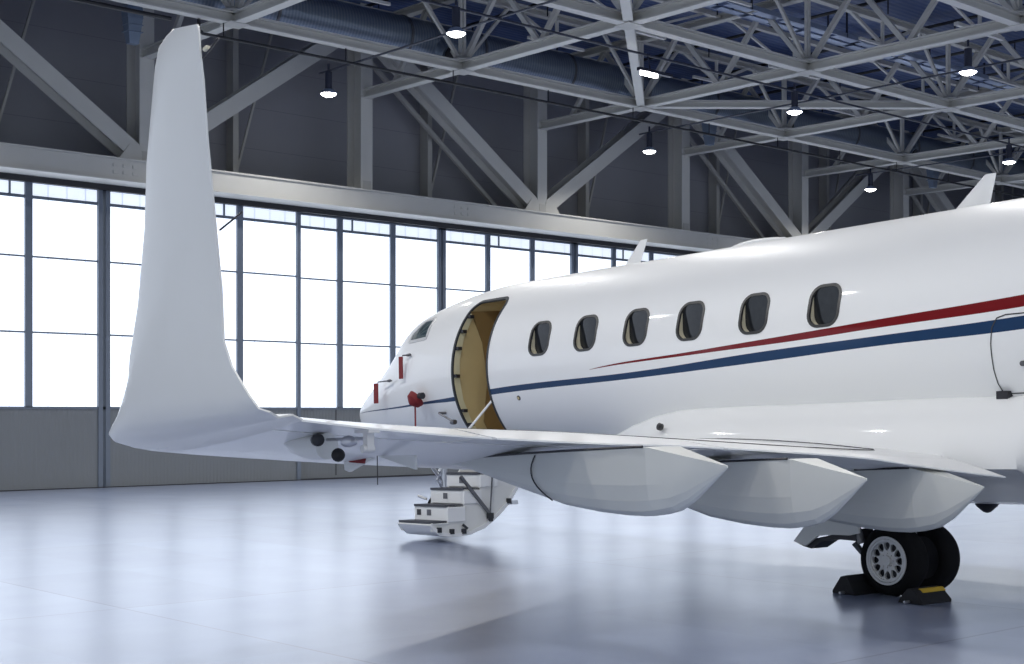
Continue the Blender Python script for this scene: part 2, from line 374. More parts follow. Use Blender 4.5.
# ------------------------------------------------------------------ roof trusses
ZB, ZT = 10.34, 12.15
ROWS = [27.2, 21.55, 15.9, 10.25, 4.6]
def hb(m, p, q, w=.24, h=.24): m.hbeam(p, q, w, h, .035)
for i, x in enumerate(GX[1:]):
    t = thing('roof_truss', 'beige steel roof truss running out from the %s wall column over the hangar floor' % pos_word(i+1, 0), 'truss', (x, 18, ZB), 'trusses running out from the door wall')
    og = t.location
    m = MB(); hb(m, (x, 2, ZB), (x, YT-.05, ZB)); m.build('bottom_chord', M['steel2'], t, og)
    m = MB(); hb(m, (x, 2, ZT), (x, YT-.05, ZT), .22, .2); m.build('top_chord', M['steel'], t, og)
    y = 30.0
    feet = []
    for ry in ROWS: feet += [ry, ry-2.825]
    feet = [30.02] + feet
    for k, fy_ in enumerate(feet):
        for s in (-1, 1):
            ty = fy_ + s*1.41
            if ty > YT: continue
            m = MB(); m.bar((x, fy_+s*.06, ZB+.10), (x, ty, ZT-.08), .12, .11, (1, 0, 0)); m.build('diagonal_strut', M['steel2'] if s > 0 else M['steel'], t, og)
        if k % 2 == 0 and k:
            pass
    for ry in ROWS:
        m = MB()
        m.bar((x-.07, ry, ZB+.1), (x-.07, ry, ZT), .07, .07, (0, 1, 0)); m.bar((x+.09, ry+.05, ZB+.1), (x+.09, ry+.05, ZT), .07, .07, (0, 1, 0)); m.build('hanger_post', M['steel2'], t, og)
        m = MB(); m.lathe([(.36, 0), (.36, .02), (.14, .12)], (x, ry, ZB+.12), (0, 0, 1), 14); m.box((x-.24, ry-.24, ZB-.135), (x+.24, ry+.24, ZB-.115)); m.build('node_plate', M['steel'], t, og)
for j, y in enumerate(ROWS):
    t = thing('cross_truss', 'beige steel truss parallel to the glazed doors, %s out from the wall' % pos_word(j, 0), 'truss', (30, y, ZB), 'trusses parallel to the doors')
    og = t.location
    m = MB(); hb(m, (0, y, ZB), (XR-.3, y, ZB)); m.build('bottom_chord', M['steel2'], t, og)
    m = MB(); hb(m, (0, y, ZT), (XR-.3, y, ZT), .18, .18); m.build('top_chord', M['steel'], t, og)
    for i, x in enumerate(GX[:-1]):
        for k in range(4):
            xa = x + k*1.6125; up = (k % 2 == 0)
            if k in (1, 2): za, zb = (ZT, ZB+1.15) if k == 1 else (ZB+1.15, ZT)
            else: za, zb = (ZB+.1, ZT) if k == 0 else (ZT, ZB+.1)
            m = MB(); m.bar((xa+.04, y, za), (xa+1.57, y, zb), .08, .08); m.build('lattice_strut', M['steel'], t, og)
        m = MB(); m.bar((x+3.225, y, ZB+1.1), (x+3.225, y, ZT), .07, .07, (0, 1, 0)); m.bar((x+2.2, y, ZB+1.12), (x+4.2, y, ZB+1.12), .08, .07); m.build('sag_post', M['steel2'], t, og)
# light joists halfway between the cross trusses
for j in range(5):
    y = ROWS[j] + (2.825 if j else 2.825) if j == 0 else ROWS[j]+2.825
    t = thing('roof_joist', 'slim lattice joist under the blue roof deck, %s out from the door wall' % pos_word(j, 0), 'joist', (30, y, 11.3), 'slim joists under the roof deck')
    og = t.location
    m = MB(); m.bar((0, y, ZT+.05), (XR-.3, y, ZT+.05), .14, .12); m.build('top_chord', M['steel'], t, og)
    for i, x in enumerate(GX[:-1]):
        m = MB(); c = x+3.2
        m.bar((c-1.1, y, 11.25), (c+1.1, y, 11.25), .11, .08)
        m.bar((c, y, 11.25), (c-2.6, y, ZT), .06, .06); m.bar((c, y, 11.25), (c+2.6, y, ZT), .06, .06); m.bar((c, y, 11.25), (c, y, ZT), .07, .07, (0, 1, 0))
        m.build('hanging_lattice', M['steel2'], t, og)
# flat wind braces in the plane of the bottom chords
def brace(pa, pb, lab):
    m = MB(); m.hbeam(pa, pb, .22, .2, .03); tag(m.build('wind_brace', M['steel2'], origin=((pa[0]+pb[0])/2, (pa[1]+pb[1])/2, ZB)), lab, 'brace', 'flat wind braces')
brace((GX[2], ROWS[2], ZB), (GX[3], ROWS[1], ZB), 'flat diagonal steel brace high above the nose, beyond the upper frame edge')
brace((GX[3], ROWS[1], ZB), (GX[4], ROWS[0], ZB), 'short upright-looking diagonal brace joining two truss nodes above the cabin')
brace((GX[4], ROWS[0], ZB), (GX[5], ROWS[1], ZB), 'long diagonal brace drawn level above the row of cabin windows')
brace((GX[7], ROWS[0], ZB), (GX[8], ROWS[1], ZB), 'diagonal roof brace behind the large dorsal blade antenna')

# roof pipes, trays, ducts
for k, x in enumerate([19 + 3.2*i for i in range(13)]):
    m = MB(); m.tube([(x, 2, 12.45), (x, 32.4, 12.45)], .045, 6)
    for yy in range(3, 32, 3): m.tube([(x, yy, 12.45), (x, yy, 12.05)], .02, 5)
    tag(m.build('sprinkler_pipe', M['pipe'], origin=(x, 18, 12.45)), 'black sprinkler branch pipe under the roof deck, %s from the left' % (pos_word(k, 0) if k < 12 else 'last'), 'pipe', 'sprinkler branch pipes under the deck')
t = thing('fire_main_pipe', 'long thin black pipe hanging below the duct along the door wall', 'pipe', (30, 27.25, 9.9))
m = MB(); m.tube([(15.4, 27.25, 10.2), (15.4, 27.25, 9.98), (15.5, 27.25, 9.9), (15.8, 27.25, 9.9), (XR-.3, 27.25, 9.9)], .035, 8); m.build('pipe_run', M['pipe'], t, t.location, smooth=True)
for x in [16.0 + 3.22*i for i in range(14)]:
    m = MB(); m.tube([(x, 27.25, 9.92), (x, 27.25, 10.3)], .015, 5); m.build('hanger_rod', M['pipe'], t, t.location)
m = MB(); m.tube([(11, 27.0, 10.0), (14.6, 27.0, 10.0)], .05, 8); tag(m.build('fire_pipe', M['pipe'], origin=(13, 27, 10)), 'short black pipe end above the winglet tip', 'pipe')
t = thing('cable_tray', 'blue-grey perforated cable tray hanging under the roof on the right', 'cable tray', (40, 22.7, 11.75))
m = MB()
for dy in (-.3, .3): m.box((14, 22.7+dy-.02, 11.75), (XR-.3, 22.7+dy+.02, 11.87))
m.build('side_rail', M['tray'], t, t.location)
m = MB(); x = 14.0
while x < 62:
    m.box((x, 22.4, 11.75), (x+.9, 22.64, 11.77)); m.box((x+.1, 22.76, 11.75), (x+1.0, 23.0, 11.77)); x += 1.1
m.build('tray_floor', M['tray'], t, t.location)
for x in range(16, 62, 4):
    for yy in (22.38, 22.98): m = MB(); m.box((x-.02, yy, 11.75), (x+.02, yy+.04, 12.5)); m.build('hanger_rod', M['conduit'], t, t.location)
for (pa, pb, lab) in (((13, 22.3, 9.95), (60, 22.3, 9.95), 'thin blue-grey conduit carrying the second row of hangar lamps'),):
    m = MB(); m.tube([pa, pb], .028, 6); tag(m.build('lamp_conduit', M['conduit'], origin=pa), lab, 'conduit')
for x in (19.6, 30.9, 41.8):
    m = MB(); m.tube([(x, 4, 9.98), (x, 28.9, 9.98)], .025, 6); tag(m.build('lamp_conduit', M['conduit'], origin=(x, 16, 9.98)), 'thin conduit running out over the hangar from the %s lamp by the door wall' % {19.6: 'first', 30.9: 'second', 41.8: 'third'}[x], 'conduit')

t = thing('ventilation_duct', 'large round spiral-wound metal duct running along the door wall under the roof', 'duct', (30, 28.3, 11.1))
m = MB(); m.tube([(x, 28.3, 11.1) for x in range(2, 63, 4)], .52, 28); m.build('duct_pipe', M['duct'], t, t.location, smooth=True)
for x in [13.8, 17.8, 21.6, 24.0, 27.2, 30.2, 33.2, 36.8, 40.4, 44.0, 47.6]:
    m = MB(); m.tube([(x-.035, 28.3, 11.1), (x+.035, 28.3, 11.1)], .545, 28); m.build('joint_band', M['dkmetal'], t, t.location, smooth=True)
for x in (22.6, 29.6, 36.4, 43.4):
    m = MB(); m.tube([(x, 28.1, 11.0), (x+.1, 27.7, 10.75)], [.30, .27], 16); m.tube([(x+.1, 27.7, 10.75), (x+.11, 27.66, 10.73)], .2, 12, mi=1); m.build('branch_outlet', [M['duct'], M['black']], t, t.location, smooth=True)
for x, y, lab in ((14.6, 28.7, 'tapered blue-grey air diffuser beside the winglet tip'), (33.0, 28.0, 'tapered blue-grey air diffuser hanging above the middle of the cabin'), (45.2, 28.0, 'tapered blue-grey air diffuser beside the big dorsal antenna')):
    m = MB(); c = Vector((x, y, 0))
    rings = []
    for z, w in ((10.66, .16), (10.45, .19), (9.8, .11)): rings.append([(x-w, y-w*.8, z), (x+w, y-w*.8, z), (x+w, y+w*.8, z), (x-w, y+w*.8, z)])
    m.loft(rings)
    for z in (10.05, 10.2, 10.35): m.box((x-.185, y-.15, z), (x+.185, y+.15, z+.015))
    tag(m.build('air_diffuser', M['diffuser'], origin=(x, y, 9.8)), lab, 'air diffuser', 'air diffusers under the duct')

# lamps
def lamp(x, y, z, label, group='pendant hangar lamps'):
    t = thing('pendant_lamp', label, 'lamp', (x, y, z), group)
    og = t.location
    m = MB(); m.tube([(x, y, z+.14), (x, y, z+.55)], .085, 12); m.tube([(x, y, z+.6), (x, y, z+.75)], .03, 6); m.build('ballast_housing', M['lampbody'], t, og, smooth=True)
    m = MB(); m.lathe([(.07, .15), (.12, .13), (.18, .06), (.20, .02), (.19, .025), (.14, .07), (.04, .11)], (x, y, z), (0, 0, 1), 24); m.build('reflector', M['tray'], t, og, smooth=True)
    m = MB(); m.lathe([(.04, -.045), (.11, -.03), (.165, 0), (.185, .03), (.14, .06)], (x, y, z), (0, 0, 1), 24); m.build('glowing_lens', M['lampglow'], t, og, smooth=True)
    return t
LAMPW = 760
def light(x, y, z, w=None, r=.13):
    ld = bpy.data.lights.new('hangar_light', 'SPOT'); ld.energy = w or LAMPW; ld.shadow_soft_size = r; ld.color = (1, .99, .97)
    ld.spot_size = R(156); ld.spot_blend = .45
    o = bpy.data.objects.new('hangar_light', ld); COL.objects.link(o); o.location = (x, y, z-.12)
named = {(19.6, 28.5): 'pendant lamp glowing beside the winglet in front of the sloping beam', (30.9, 28.5): 'pendant lamp glowing above the front cabin antenna',
         (41.8, 28.3): 'pendant lamp low against the grey wall left of the big dorsal antenna', (18.4, 22.25): 'bright lamp in front of the duct, nearest the top left',
         (29.6, 22.3): 'lamp glowing where two chords cross above the cabin', (40.4, 22.4): 'lamp at the far right edge beside the dorsal antenna',
         (29.05, 17.1): 'brightest pendant lamp at the top right against the blue roof'}
for (x, y), lab in named.items(): lamp(x, y, 9.4, lab); light(x, y, 9.4, 330 if y > 28 else None)
# the same lamp rows go on over the rest of the hangar
for x, y in [(8.4, 28.4), (7.2, 22.3), (51.6, 22.4), (7, 17), (18, 17), (40, 17), (51, 17)] + [(xx, yy) for xx in (-6, 6, 18, 29.5, 41, 52) for yy in (11, 4, -4, -12)]:
    lamp(x, y, 9.4, 'one of the pendant hangar lamps behind or above the camera', 'lamps over the rest of the hangar'); light(x, y, 9.4, 330 if (y > 28 or x > 35) else None)
t = thing('tube_lamp', 'short bright strip lamp on the conduit beside the crossing roof beams', 'lamp', (23.95, 22.1, 9.4))
m = MB(); m.bar((23.7, 22.1, 9.45), (24.2, 22.1, 9.45), .08, .08); m.build('glowing_tube', M['lampglow'], t, t.location)
m = MB(); m.bar((23.6, 22.1, 9.53), (24.7, 22.1, 9.53), .1, .07); m.tube([(24, 22.1, 9.5), (24, 22.2, 9.95)], .02, 5); m.build('lamp_body', M['lampbody'], t, t.location)

# ================================================================== AIRCRAFT (local frame: +X nose, +Y port, Z up)
PITCH = R(1.75)
hd = math.atan2(.0806, .9969)
jet = thing('business_jet', 'white twin-stripe business jet parked with its cabin door open, seen from behind its left wing', 'aircraft', (13.82, 7.70, 0))
fx = Vector((math.sin(hd)*math.cos(PITCH), math.cos(hd)*math.cos(PITCH), -math.sin(PITCH)))
fy = Vector((-math.cos(hd), math.sin(hd), 0)); fz = fx.cross(fy)
MW = Matrix(((fx.x, fy.x, fz.x, 13.82), (fx.y, fy.y, fz.y, 7.70), (fx.z, fy.z, fz.z, 0), (0, 0, 0, 1)))
jet.matrix_world = MW

def interp(tab, x):
    if x <= tab[0][0]: return tab[0][1:]
    for a, c in zip(tab, tab[1:]):
        if x <= c[0]:
            t = (x-a[0])/(c[0]-a[0]); return tuple(a[i]+(c[i]-a[i])*t for i in range(1, len(a)))
    return tab[-1][1:]
def smooth_tab(tab, xs):    # catmull-rom through the table
    out = []
    for x in xs:
        for i in range(len(tab)-1):
            if tab[i][0] <= x <= tab[i+1][0]: break
        p0, p1, p2, p3 = tab[max(i-1, 0)], tab[i], tab[i+1], tab[min(i+2, len(tab)-1)]
        h = p2[0]-p1[0]; t = (x-p1[0])/h; row = [x]
        for k in range(1, len(p1)):
            m1 = (p2[k]-p0[k])/(p2[0]-p0[0]) if p2[0] != p0[0] else 0
            m2 = (p3[k]-p1[k])/(p3[0]-p1[0]) if p3[0] != p1[0] else 0
            row.append((2*t**3-3*t**2+1)*p1[k] + (t**3-2*t**2+t)*h*m1 + (-2*t**3+3*t**2)*p2[k] + (t**3-t**2)*h*m2)
        out.append(row)
    return out
# x, top z, bottom z, half width, height of the widest point, top exponent
FT = [(-13, 3.75, 3.35, .15, 3.55, 2), (-11, 3.90, 2.75, .62, 3.3, 2), (-8.5, 3.955, 2.0, 1.08, 2.9, 2), (-6, 3.965, 1.45, 1.30, 2.68, 2), (-4, 3.965, 1.275, 1.345, 2.62, 2),
      (0, 3.965, 1.275, 1.345, 2.62, 2), (4, 3.965, 1.275, 1.345, 2.62, 2), (7.9, 3.96, 1.275, 1.345, 2.62, 2), (8.6, 3.915, 1.285, 1.325, 2.59, 2), (9.36, 3.82, 1.31, 1.26, 2.54, 2),
      (9.93, 3.72, 1.35, 1.16, 2.47, 2), (10.12, 3.66, 1.365, 1.12, 2.44, 2), (10.5, 3.34, 1.41, 1.03, 2.36, 2), (10.8, 3.14, 1.45, .95, 2.30, 2), (11.2, 2.90, 1.52, .83, 2.23, 2), (11.75, 2.62, 1.62, .64, 2.17, 2),
      (12.2, 2.41, 1.74, .44, 2.13, 2), (12.45, 2.28, 1.84, .28, 2.1, 2), (12.6, 2.19, 1.94, .14, 2.08, 2), (12.66, 2.12, 2.03, .04, 2.07, 2)]
xs = [-13, -12, -11, -10, -9, -8, -7, -6, -5, -4] + [-4+.5*i for i in range(1, 24)] + [7.75, 8.0] + [8.2+.1*i for i in range(1, 44)] + [12.55, 12.6, 12.64, 12.66]
N = 96
rings = []
for row in smooth_tab(FT, xs):
    x, zt, zb, w, zc, ex = row
    ring = []
    for k in range(N):
        a = 2*math.pi*k/N; c, s = math.cos(a), math.sin(a)
        ring.append((x, w*c, zc + (zt-zc)*s if s >= 0 else zc + (zc-zb)*s))
    rings.append(ring)
m = MB(); m.loft(rings)
fus = m.build('fuselage', M['fus'], None, smooth=True, angle=60)
bmx = bmesh.new(); bmx.from_mesh(fus.data); FBVH = BVHTree.FromBMesh(bmx); bmx.free()
def skin(x, z, off=0.0, side=1):
    h = FBVH.ray_cast(Vector((x, 4*side, z)), Vector((0, -side, 0)))
    if h[0] is None: return Vector((x, 0, z))
    return h[0] + h[1]*off
def rrect(cx, cz, w, h, r, n=6, lean=0):
    pts = []
    for sx, sz, a0 in ((1, 1, 0), (-1, 1, 90), (-1, -1, 180), (1, -1, 270)):
        for k in range(n+1):
            a = R(a0 + 90*k/n); px = cx + sx*(w/2-r) + r*math.cos(a); pz = cz + sz*(h/2-r) + r*math.sin(a)
            pts.append((px + lean*(pz-cz), pz))
    return pts
DOOR = rrect(7.70, 2.56, .86, 2.16, .16, 6)
WIN = [(6.124, 2.955), (5.173, 2.955), (4.216, 2.955), (3.267, 2.955), (2.25, 2.955), (1.24, 2.955)]
COCK = [(9.22, 3.48), (9.54, 3.48), (9.74, 3.30), (9.72, 3.17), (9.40, 3.17), (9.09, 3.18)]
def cutter(poly, y0, y1, mt):
    c = MB(); c.prism([(x, y0, z) for x, z in poly], (0, y1-y0, 0)); o = c.build('cut', mt); return o
cuts = [cutter(DOOR, .15, 2.2, M['gold'])]
for x, z in WIN: cuts.append(cutter(rrect(x, z, .40, .43, .13), 1.22, 2.0, M['cream']))
for c in cuts:
    bo = fus.modifiers.new('b', 'BOOLEAN'); bo.operation = 'DIFFERENCE'; bo.object = c; bo.solver = 'EXACT'; bo.material_mode = 'TRANSFER'
bpy.context.view_layer.update()
dg = bpy.context.evaluated_depsgraph_get()
me = bpy.data.meshes.new_from_object(fus.evaluated_get(dg)); fus.modifiers.clear(); fus.data = me
for p in me.polygons: p.use_smooth = True
me.set_sharp_from_angle(angle=R(50))
for c in cuts: bpy.data.objects.remove(c)
fus.parent = jet; fus.matrix_parent_inverse = Matrix.Identity(4)

def surf_ring(poly, w_out, w_in, off, name, mt, parent, up=.0, label=None, side=1):
    """a raised band following a closed outline on the skin"""
    dn = []
    for i in range(len(poly)):
        a, c = poly[i], poly[(i+1) % len(poly)]; k_ = max(1, int(math.hypot(c[0]-a[0], c[1]-a[1])/.06))
        for k in range(k_): dn.append((a[0]+(c[0]-a[0])*k/k_, a[1]+(c[1]-a[1])*k/k_))
    poly = dn
    n = len(poly); cx = sum(p[0] for p in poly)/n; cz = sum(p[1] for p in poly)/n
    def scaled(d):
        out = []
        for i in range(n):
            a, bq, c = Vector(poly[i-1]), Vector(poly[i]), Vector(poly[(i+1) % n])
            t = (c-a).normalized(); nn = Vector((t.y, -t.x))
            if nn.dot(bq-Vector((cx, cz))) < 0: nn = -nn
            out.append(bq + nn*d)
        return out
    o, i_ = scaled(w_out), scaled(-w_in)
    r = [[skin(p.x, p.y, -.02, side) for p in o], [skin(p.x, p.y, off, side) for p in o], [skin(p.x, p.y, off, side) for p in i_], [skin(p.x, p.y, -.02, side) for p in i_]]
    q = MB(); q.loft(r, cap=False); return q.build(name, mt, parent, smooth=True, label=label)
def surf_line(pts, w, name, mt, parent, off=.004):
    q = MB(); L, Rr = [], []; d_ = []
    for a, c in zip(pts, pts[1:]):
        for k in range(6): d_.append((a[0]+(c[0]-a[0])*k/6, a[1]+(c[1]-a[1])*k/6))
    pts = d_ + [pts[-1]]
    for i, p in enumerate(pts):
        a, c = Vector(pts[max(i-1, 0)]), Vector(pts[min(i+1, len(pts)-1)]); t = (c-a).normalized(); nn = Vector((-t.y, t.x))*w/2
        p = Vector(p); L.append(skin(p.x+nn.x, p.y+nn.y, off)); Rr.append(skin(p.x-nn.x, p.y-nn.y, off))
    q.loft([L, Rr], cap=False, closed=False); return q.build(name, mt, parent)
# cabin windows
for k, (x, z) in enumerate(WIN):
    pr = rrect(x, z, .40, .43, .13)
    q = MB(); g = [(px, 1.215 + .0, pz) for px, pz in rrect(x-.03, z-.0, .30, .37, .10)]
    w = surf_ring(pr, .020, .012, .007, 'cabin_window', M['ring'], fus)
    q = MB(); q.prism([(px, 1.225, pz) for px, pz in rrect(x, z, .398, .428, .129)], (0, .006, 0)); q.build('window_pane', M['glass'], w)
# cockpit side window
cw = MB()
def patch(poly, off, name, mt, parent, rings_n=5):
    q = MB(); n = len(poly); cx = sum(p[0] for p in poly)/n; cz = sum(p[1] for p in poly)/n
    dense = []
    for i in range(n):
        a, c = poly[i], poly[(i+1) % n]
        for s in range(6): dense.append((a[0]+(c[0]-a[0])*s/6, a[1]+(c[1]-a[1])*s/6))
    rr = []
    for s in range(rings_n+1):
        f = 1 - s/rings_n*.98
        rr.append([skin(cx+(p[0]-cx)*f, cz+(p[1]-cz)*f, off) for p in dense])
    q.loft(rr, cap=False); q.add(rr[-1], [tuple(range(len(dense)))])
    o = q.build(name, mt, parent, smooth=True); return o, dense
pn, dense = patch(COCK, .006, 'cockpit_window', M['cockglass'], fus)
surf_ring(dense, .03, .015, .014, 'window_frame', M['rim'], pn)
# front windshield strips (seen edge-on from behind)
# door frame: dark seal outside, latches on the forward jamb
sl = surf_ring(DOOR, .022, .016, .006, 'door_frame', M['seal'], fus)
q = MB(); pts = [skin(8.12, z) for z in (1.7, 1.9, 2.2, 2.5, 2.8, 3.1, 3.35, 3.5)]
q.loft([[p + Vector((-.004, -.01, 0)) for p in pts], [p + Vector((-.004, -.12, 0)) for p in pts], ], cap=False, closed=False); q.build('jamb_strip', M['jamb'], sl)
for z in (1.85, 2.05, 2.55, 2.95, 3.2, 3.42):
    p = skin(8.11, z); q = MB(); q.box((8.05, p.y-.085, z-.022), (8.115, p.y-.015, z+.025)); q.build('latch', M['black'], sl)
q = MB(); q.box((7.30, .9, 2.27), (7.42, 1.2, 2.36)); q.build('jamb_block', M['black'], sl)
q = MB(); q.prism([(8.118, y, z) for y, z in [(.2, 3.55), (1.0, 3.50), (.80, 3.05), (.72, 2.5), (.80, 1.9), (.60, 1.52), (.2, 1.52)]], (-.01, 0, 0)); q.build('inner_partition', mat('brown_wood', (.26, .17, .07), .45, var=.2, vscale=3), sl)
# marks and fittings on the skin
def disc(x, z, r, name, mt, mt2=None):
    p = skin(x, z); h = FBVH.ray_cast(Vector((x, 4, z)), Vector((0, -1, 0)))[1]
    q = MB(); q.lathe([(r, -.01), (r, .006), (r*.75, .01)], p, h, 20); q.lathe([(r*.7, 0), (r*.6, .012)], p, h, 16, mi=1); return q.build(name, [mt, mt2 or M['dkmetal']], fus, smooth=True)
disc(6.644, 2.18, .035, 'static_port', M['ring'], M['gold'])
surf_line([(-.864-.55, 2.665), (-.98, 2.665), (-.885, 2.64), (-.83, 2.56), (-.80, 2.40), (-.785, 2.16), (-.79, 2.03), (-.815, 1.95)], .012, 'panel_seam', M['ring'], fus)
surf_line([(-.82, 1.93), (-1.6, 1.93)], .012, 'panel_seam', M['ring'], fus)
q = MB(); q.box((-.90, 1.08, 1.80), (-.78, 1.235, 1.955)); q.build('hatch_latch', M['black'], fus)
q = MB(); p = skin(-1.15, 2.2); q.prism([(x_, p.y-.01, z_) for x_, z_ in rrect(-1.30, 2.20, .44, .05, .024)], (0, .025, 0)); q.build('hatch_handle', M['dkmetal'], fus)
# antennas on the crown
def blade(name, pts_base, pts_top, th, mt=M['paint']):
    (xa, xb, z0), (xc, xd, z1) = pts_base, pts_top
    q = MB(); rr = []
    for (a, bq, z, w) in ((xa, xb, z0, th), ((xa+xc)/2, (xb+xd)/2, (z0+z1)/2, th*.8), (xc, xd, z1, th*.45)):
        L = bq-a; rr.append([(a+L*f, s*w/2, z) for f, s in ((0, 0), (.12, .7), (.35, 1), (.7, .75), (1, 0), (.7, -.75), (.35, -1), (.12, -.7))])
    q.loft(rr); return q.build(name, mt, fus, smooth=True)
blade('blade_antenna', (5.90, 5.55, 3.93), (5.52, 5.38, 4.29), .05)
blade('dorsal_antenna', (.56, .08, 3.93), (.12, -.02, 4.30), .06)
q = MB(); rr = []
for s in range(9):
    t_ = s/8; x_ = 3.85-1.05*t_; hh = .085*math.sin(math.pi*min(1, t_*1.0))**.5+.002; w_ = .16*math.sin(math.pi*t_)**.4+.01
    rr.append([(x_, w_*math.cos(a), 3.945+hh*max(0, math.sin(a))) for a in [2*math.pi*k/12 for k in range(12)]])
q.loft(rr); q.build('low_antenna', M['paint'], fus, smooth=True)

# belly / wing fairing
BT = [(5.9, 1.50, .70, 1.40, .8), (5.5, 1.56, .86, 1.36, .9), (5.1, 1.64, 1.02, 1.30, 1.0), (4.6, 1.76, 1.22, 1.2, 1.15), (4.1, 1.86, 1.40, 1.1, 1.3), (3.6, 1.92, 1.50, 1.02, 1.40), (3.0, 1.93, 1.55, .98, 1.48), (1.5, 1.92, 1.62, .90, 1.55), (0, 1.92, 1.64, .85, 1.55), (-1.18, 1.905, 1.61, .85, 1.52), (-1.30, 1.905, 1.60, .85, 1.52),
      (-1.5, 1.90, 1.60, .85, 1.50), (-3, 1.88, 1.45, .95, 1.38), (-4.5, 1.84, 1.15, 1.15, 1.2), (-5.5, 1.8, .8, 1.35, 1.0)]
rr = []
for x, zt, w, zb, wt in BT:
    prof = []
    # top joint on the cylinder -> shoulder -> side -> bottom
    ytop = math.sqrt(max(.01, 1.345**2-(zt-2.62)**2)) - .02
    wt = max(wt, ytop+.02)
    side = [(ytop*.3, zt+.02), (ytop, zt), (ytop+(w-ytop)*.35, zt-.05), (w-.04*(w-ytop)/.4, zt-.26), (w, zt-.45), (w, 1.22 if -4 < x < 3.2 else (zt+zb)/2-.12), (w*.88, zb+.20), (w*.72, zb+.04), (w*.4, zb)]
    if -1.2 < x < 2: side = side[:4] + [(w, 1.32), (w, 1.22), (w*.80, 1.15), (w*.77, zb+.05), (w*.4, zb)]
    if w < ytop: side = [(ytop*.3, zt), (w*.6, zt-.01), (w*.8, zt-.05), (w, zt-.12), (w, (zt+zb)/2), (w*.95, (zt+zb)/2-.05), (w*.85, zb+.12), (w*.6, zb+.04), (w*.3, zb)]
    rr.append([(x, y_, z_) for y_, z_ in side] + [(x, -y_, z_) for y_, z_ in reversed(side)])
rs = []
for i in range(len(rr)-1):     # smooth between sections
    for s in range(4):
        t_ = s/4; rs.append([tuple(a[j]+(c[j]-a[j])*t_ for j in range(3)) for a, c in zip(rr[i], rr[i+1])])
rs.append(rr[-1])
q = MB(); q.loft(rs); bf = q.build('belly_fairing', M['belly'] if False else M['paint'], jet, smooth=True, angle=70)
q = MB(); q.lathe([(.045, -.03), (.045, .008), (.03, .01)], (3.62, 1.50, 1.72), (0, 1, .25), 16); q.lathe([(.03, 0), (.02, .02)], (3.62, 1.50, 1.72), (0, 1, .25), 12, mi=1); q.build('drain_port', [M['ring'], M['black']], bf, smooth=True)

# ------------------------------------------------------------------ wing
# y, LE x, LE z, hinge x, TE x, TE z, thickness
WT = [(1.2, 4.75, 1.26, -.45, -1.20, 1.115, .50, 1.36), (1.8, 4.38, 1.28, -.42, -1.20, 1.150, .46, 1.35), (2.8, 3.85, 1.32, -.32, -1.08, 1.265, .40, 1.40), (3.5, 3.48, 1.34, -.22, -1.00, 1.355, .36, 1.45), (5.2, 2.62, 1.39, -.12, -.84, 1.470, .28, 1.565),
      (6.2, 2.14, 1.42, -.14, -.84, 1.51, .24, 1.618), (7.2, 1.70, 1.455, -.26, -.88, 1.557, .20, 1.648), (8.1, 1.34, 1.50, -.50, -1.05, 1.61, .17, 1.685), (9.0, 1.04, 1.56, -.82, -1.30, 1.68, .15, 1.735), (9.3, .94, 1.61, -.98, -1.56, 1.70, .14, 1.75)]
def wsec(y):
    return smooth_tab(WT, [y])[0]
NU = [0, .008, .03, .07, .13, .22, .33, .46, .6, .74, .88, 1.0]
def bump_f(u): return math.sqrt(u)*(1-u)/.385
def fixed(y, x1=None):      # wing section from the leading edge to the hinge line
    _, lx, lz, hx, tx, tz, th, ht = wsec(y)
    hh = .05 + th*.28
    up = [(lx+(hx-lx)*u, y, lz*(1-u) + (ht-hh/2)*u + th*.55*bump_f(u) + hh/2*u) for u in NU]
    lo = [(lx+(hx-lx)*u, y, lz*(1-u) + (ht-hh/2)*u - th*.42*bump_f(u) - hh/2*u) for u in reversed(NU[1:])]
    return up + lo
def foil(lx, tx, th, tilt):  # closed tip section, height 0 at the leading edge, tilt at the trailing edge
    up = [(lx+(tx-lx)*u, tilt*u + th*.5*bump_f(u) + .006*u) for u in NU]
    lo = [(lx+(tx-lx)*u, tilt*u - th*.5*bump_f(u) - .006*u) for u in reversed(NU[1:])]
    return up + lo
ys = [1.2, 1.5, 1.8, 2.3, 2.8, 3.5, 4.3, 5.2, 6.2, 7.2, 8.1, 8.6, 9.0, 9.15]
q = MB(); q.loft([fixed(y) for y in ys]); wing = q.build('wing', M['paint'], jet, smooth=True, angle=40)
# trailing edge surfaces: inboard flap, outboard flap, aileron
def te_surface(name, y0, y1, n=8):
    q = MB(); rr = []
    for i in range(n+1):
        y = y0+(y1-y0)*i/n; _, lx, lz, hx, tx, tz, th, ht = wsec(y)
        hh = .05 + th*.28; x0 = hx-.015; c = x0-tx
        rr.append([(x0, y, ht-hh*.6), (x0, y, ht-.012), (x0-c*.06, y, ht+.002), (x0-c*.35, y, ht-(ht-tz)*.22), (x0-c*.7, y, ht-(ht-tz)*.6), (tx, y, tz+.012), (tx, y, tz), (x0-c*.55, y, tz+.005), (x0-c*.06, y, ht-hh*.95)])
    q.loft(rr); return q.build(name, M['paint'], wing, smooth=True, angle=35)
te_surface('inboard_flap', 1.75, 4.95)
te_surface('outboard_flap', 5.0, 7.25)
te_surface('aileron', 7.30, 9.02)
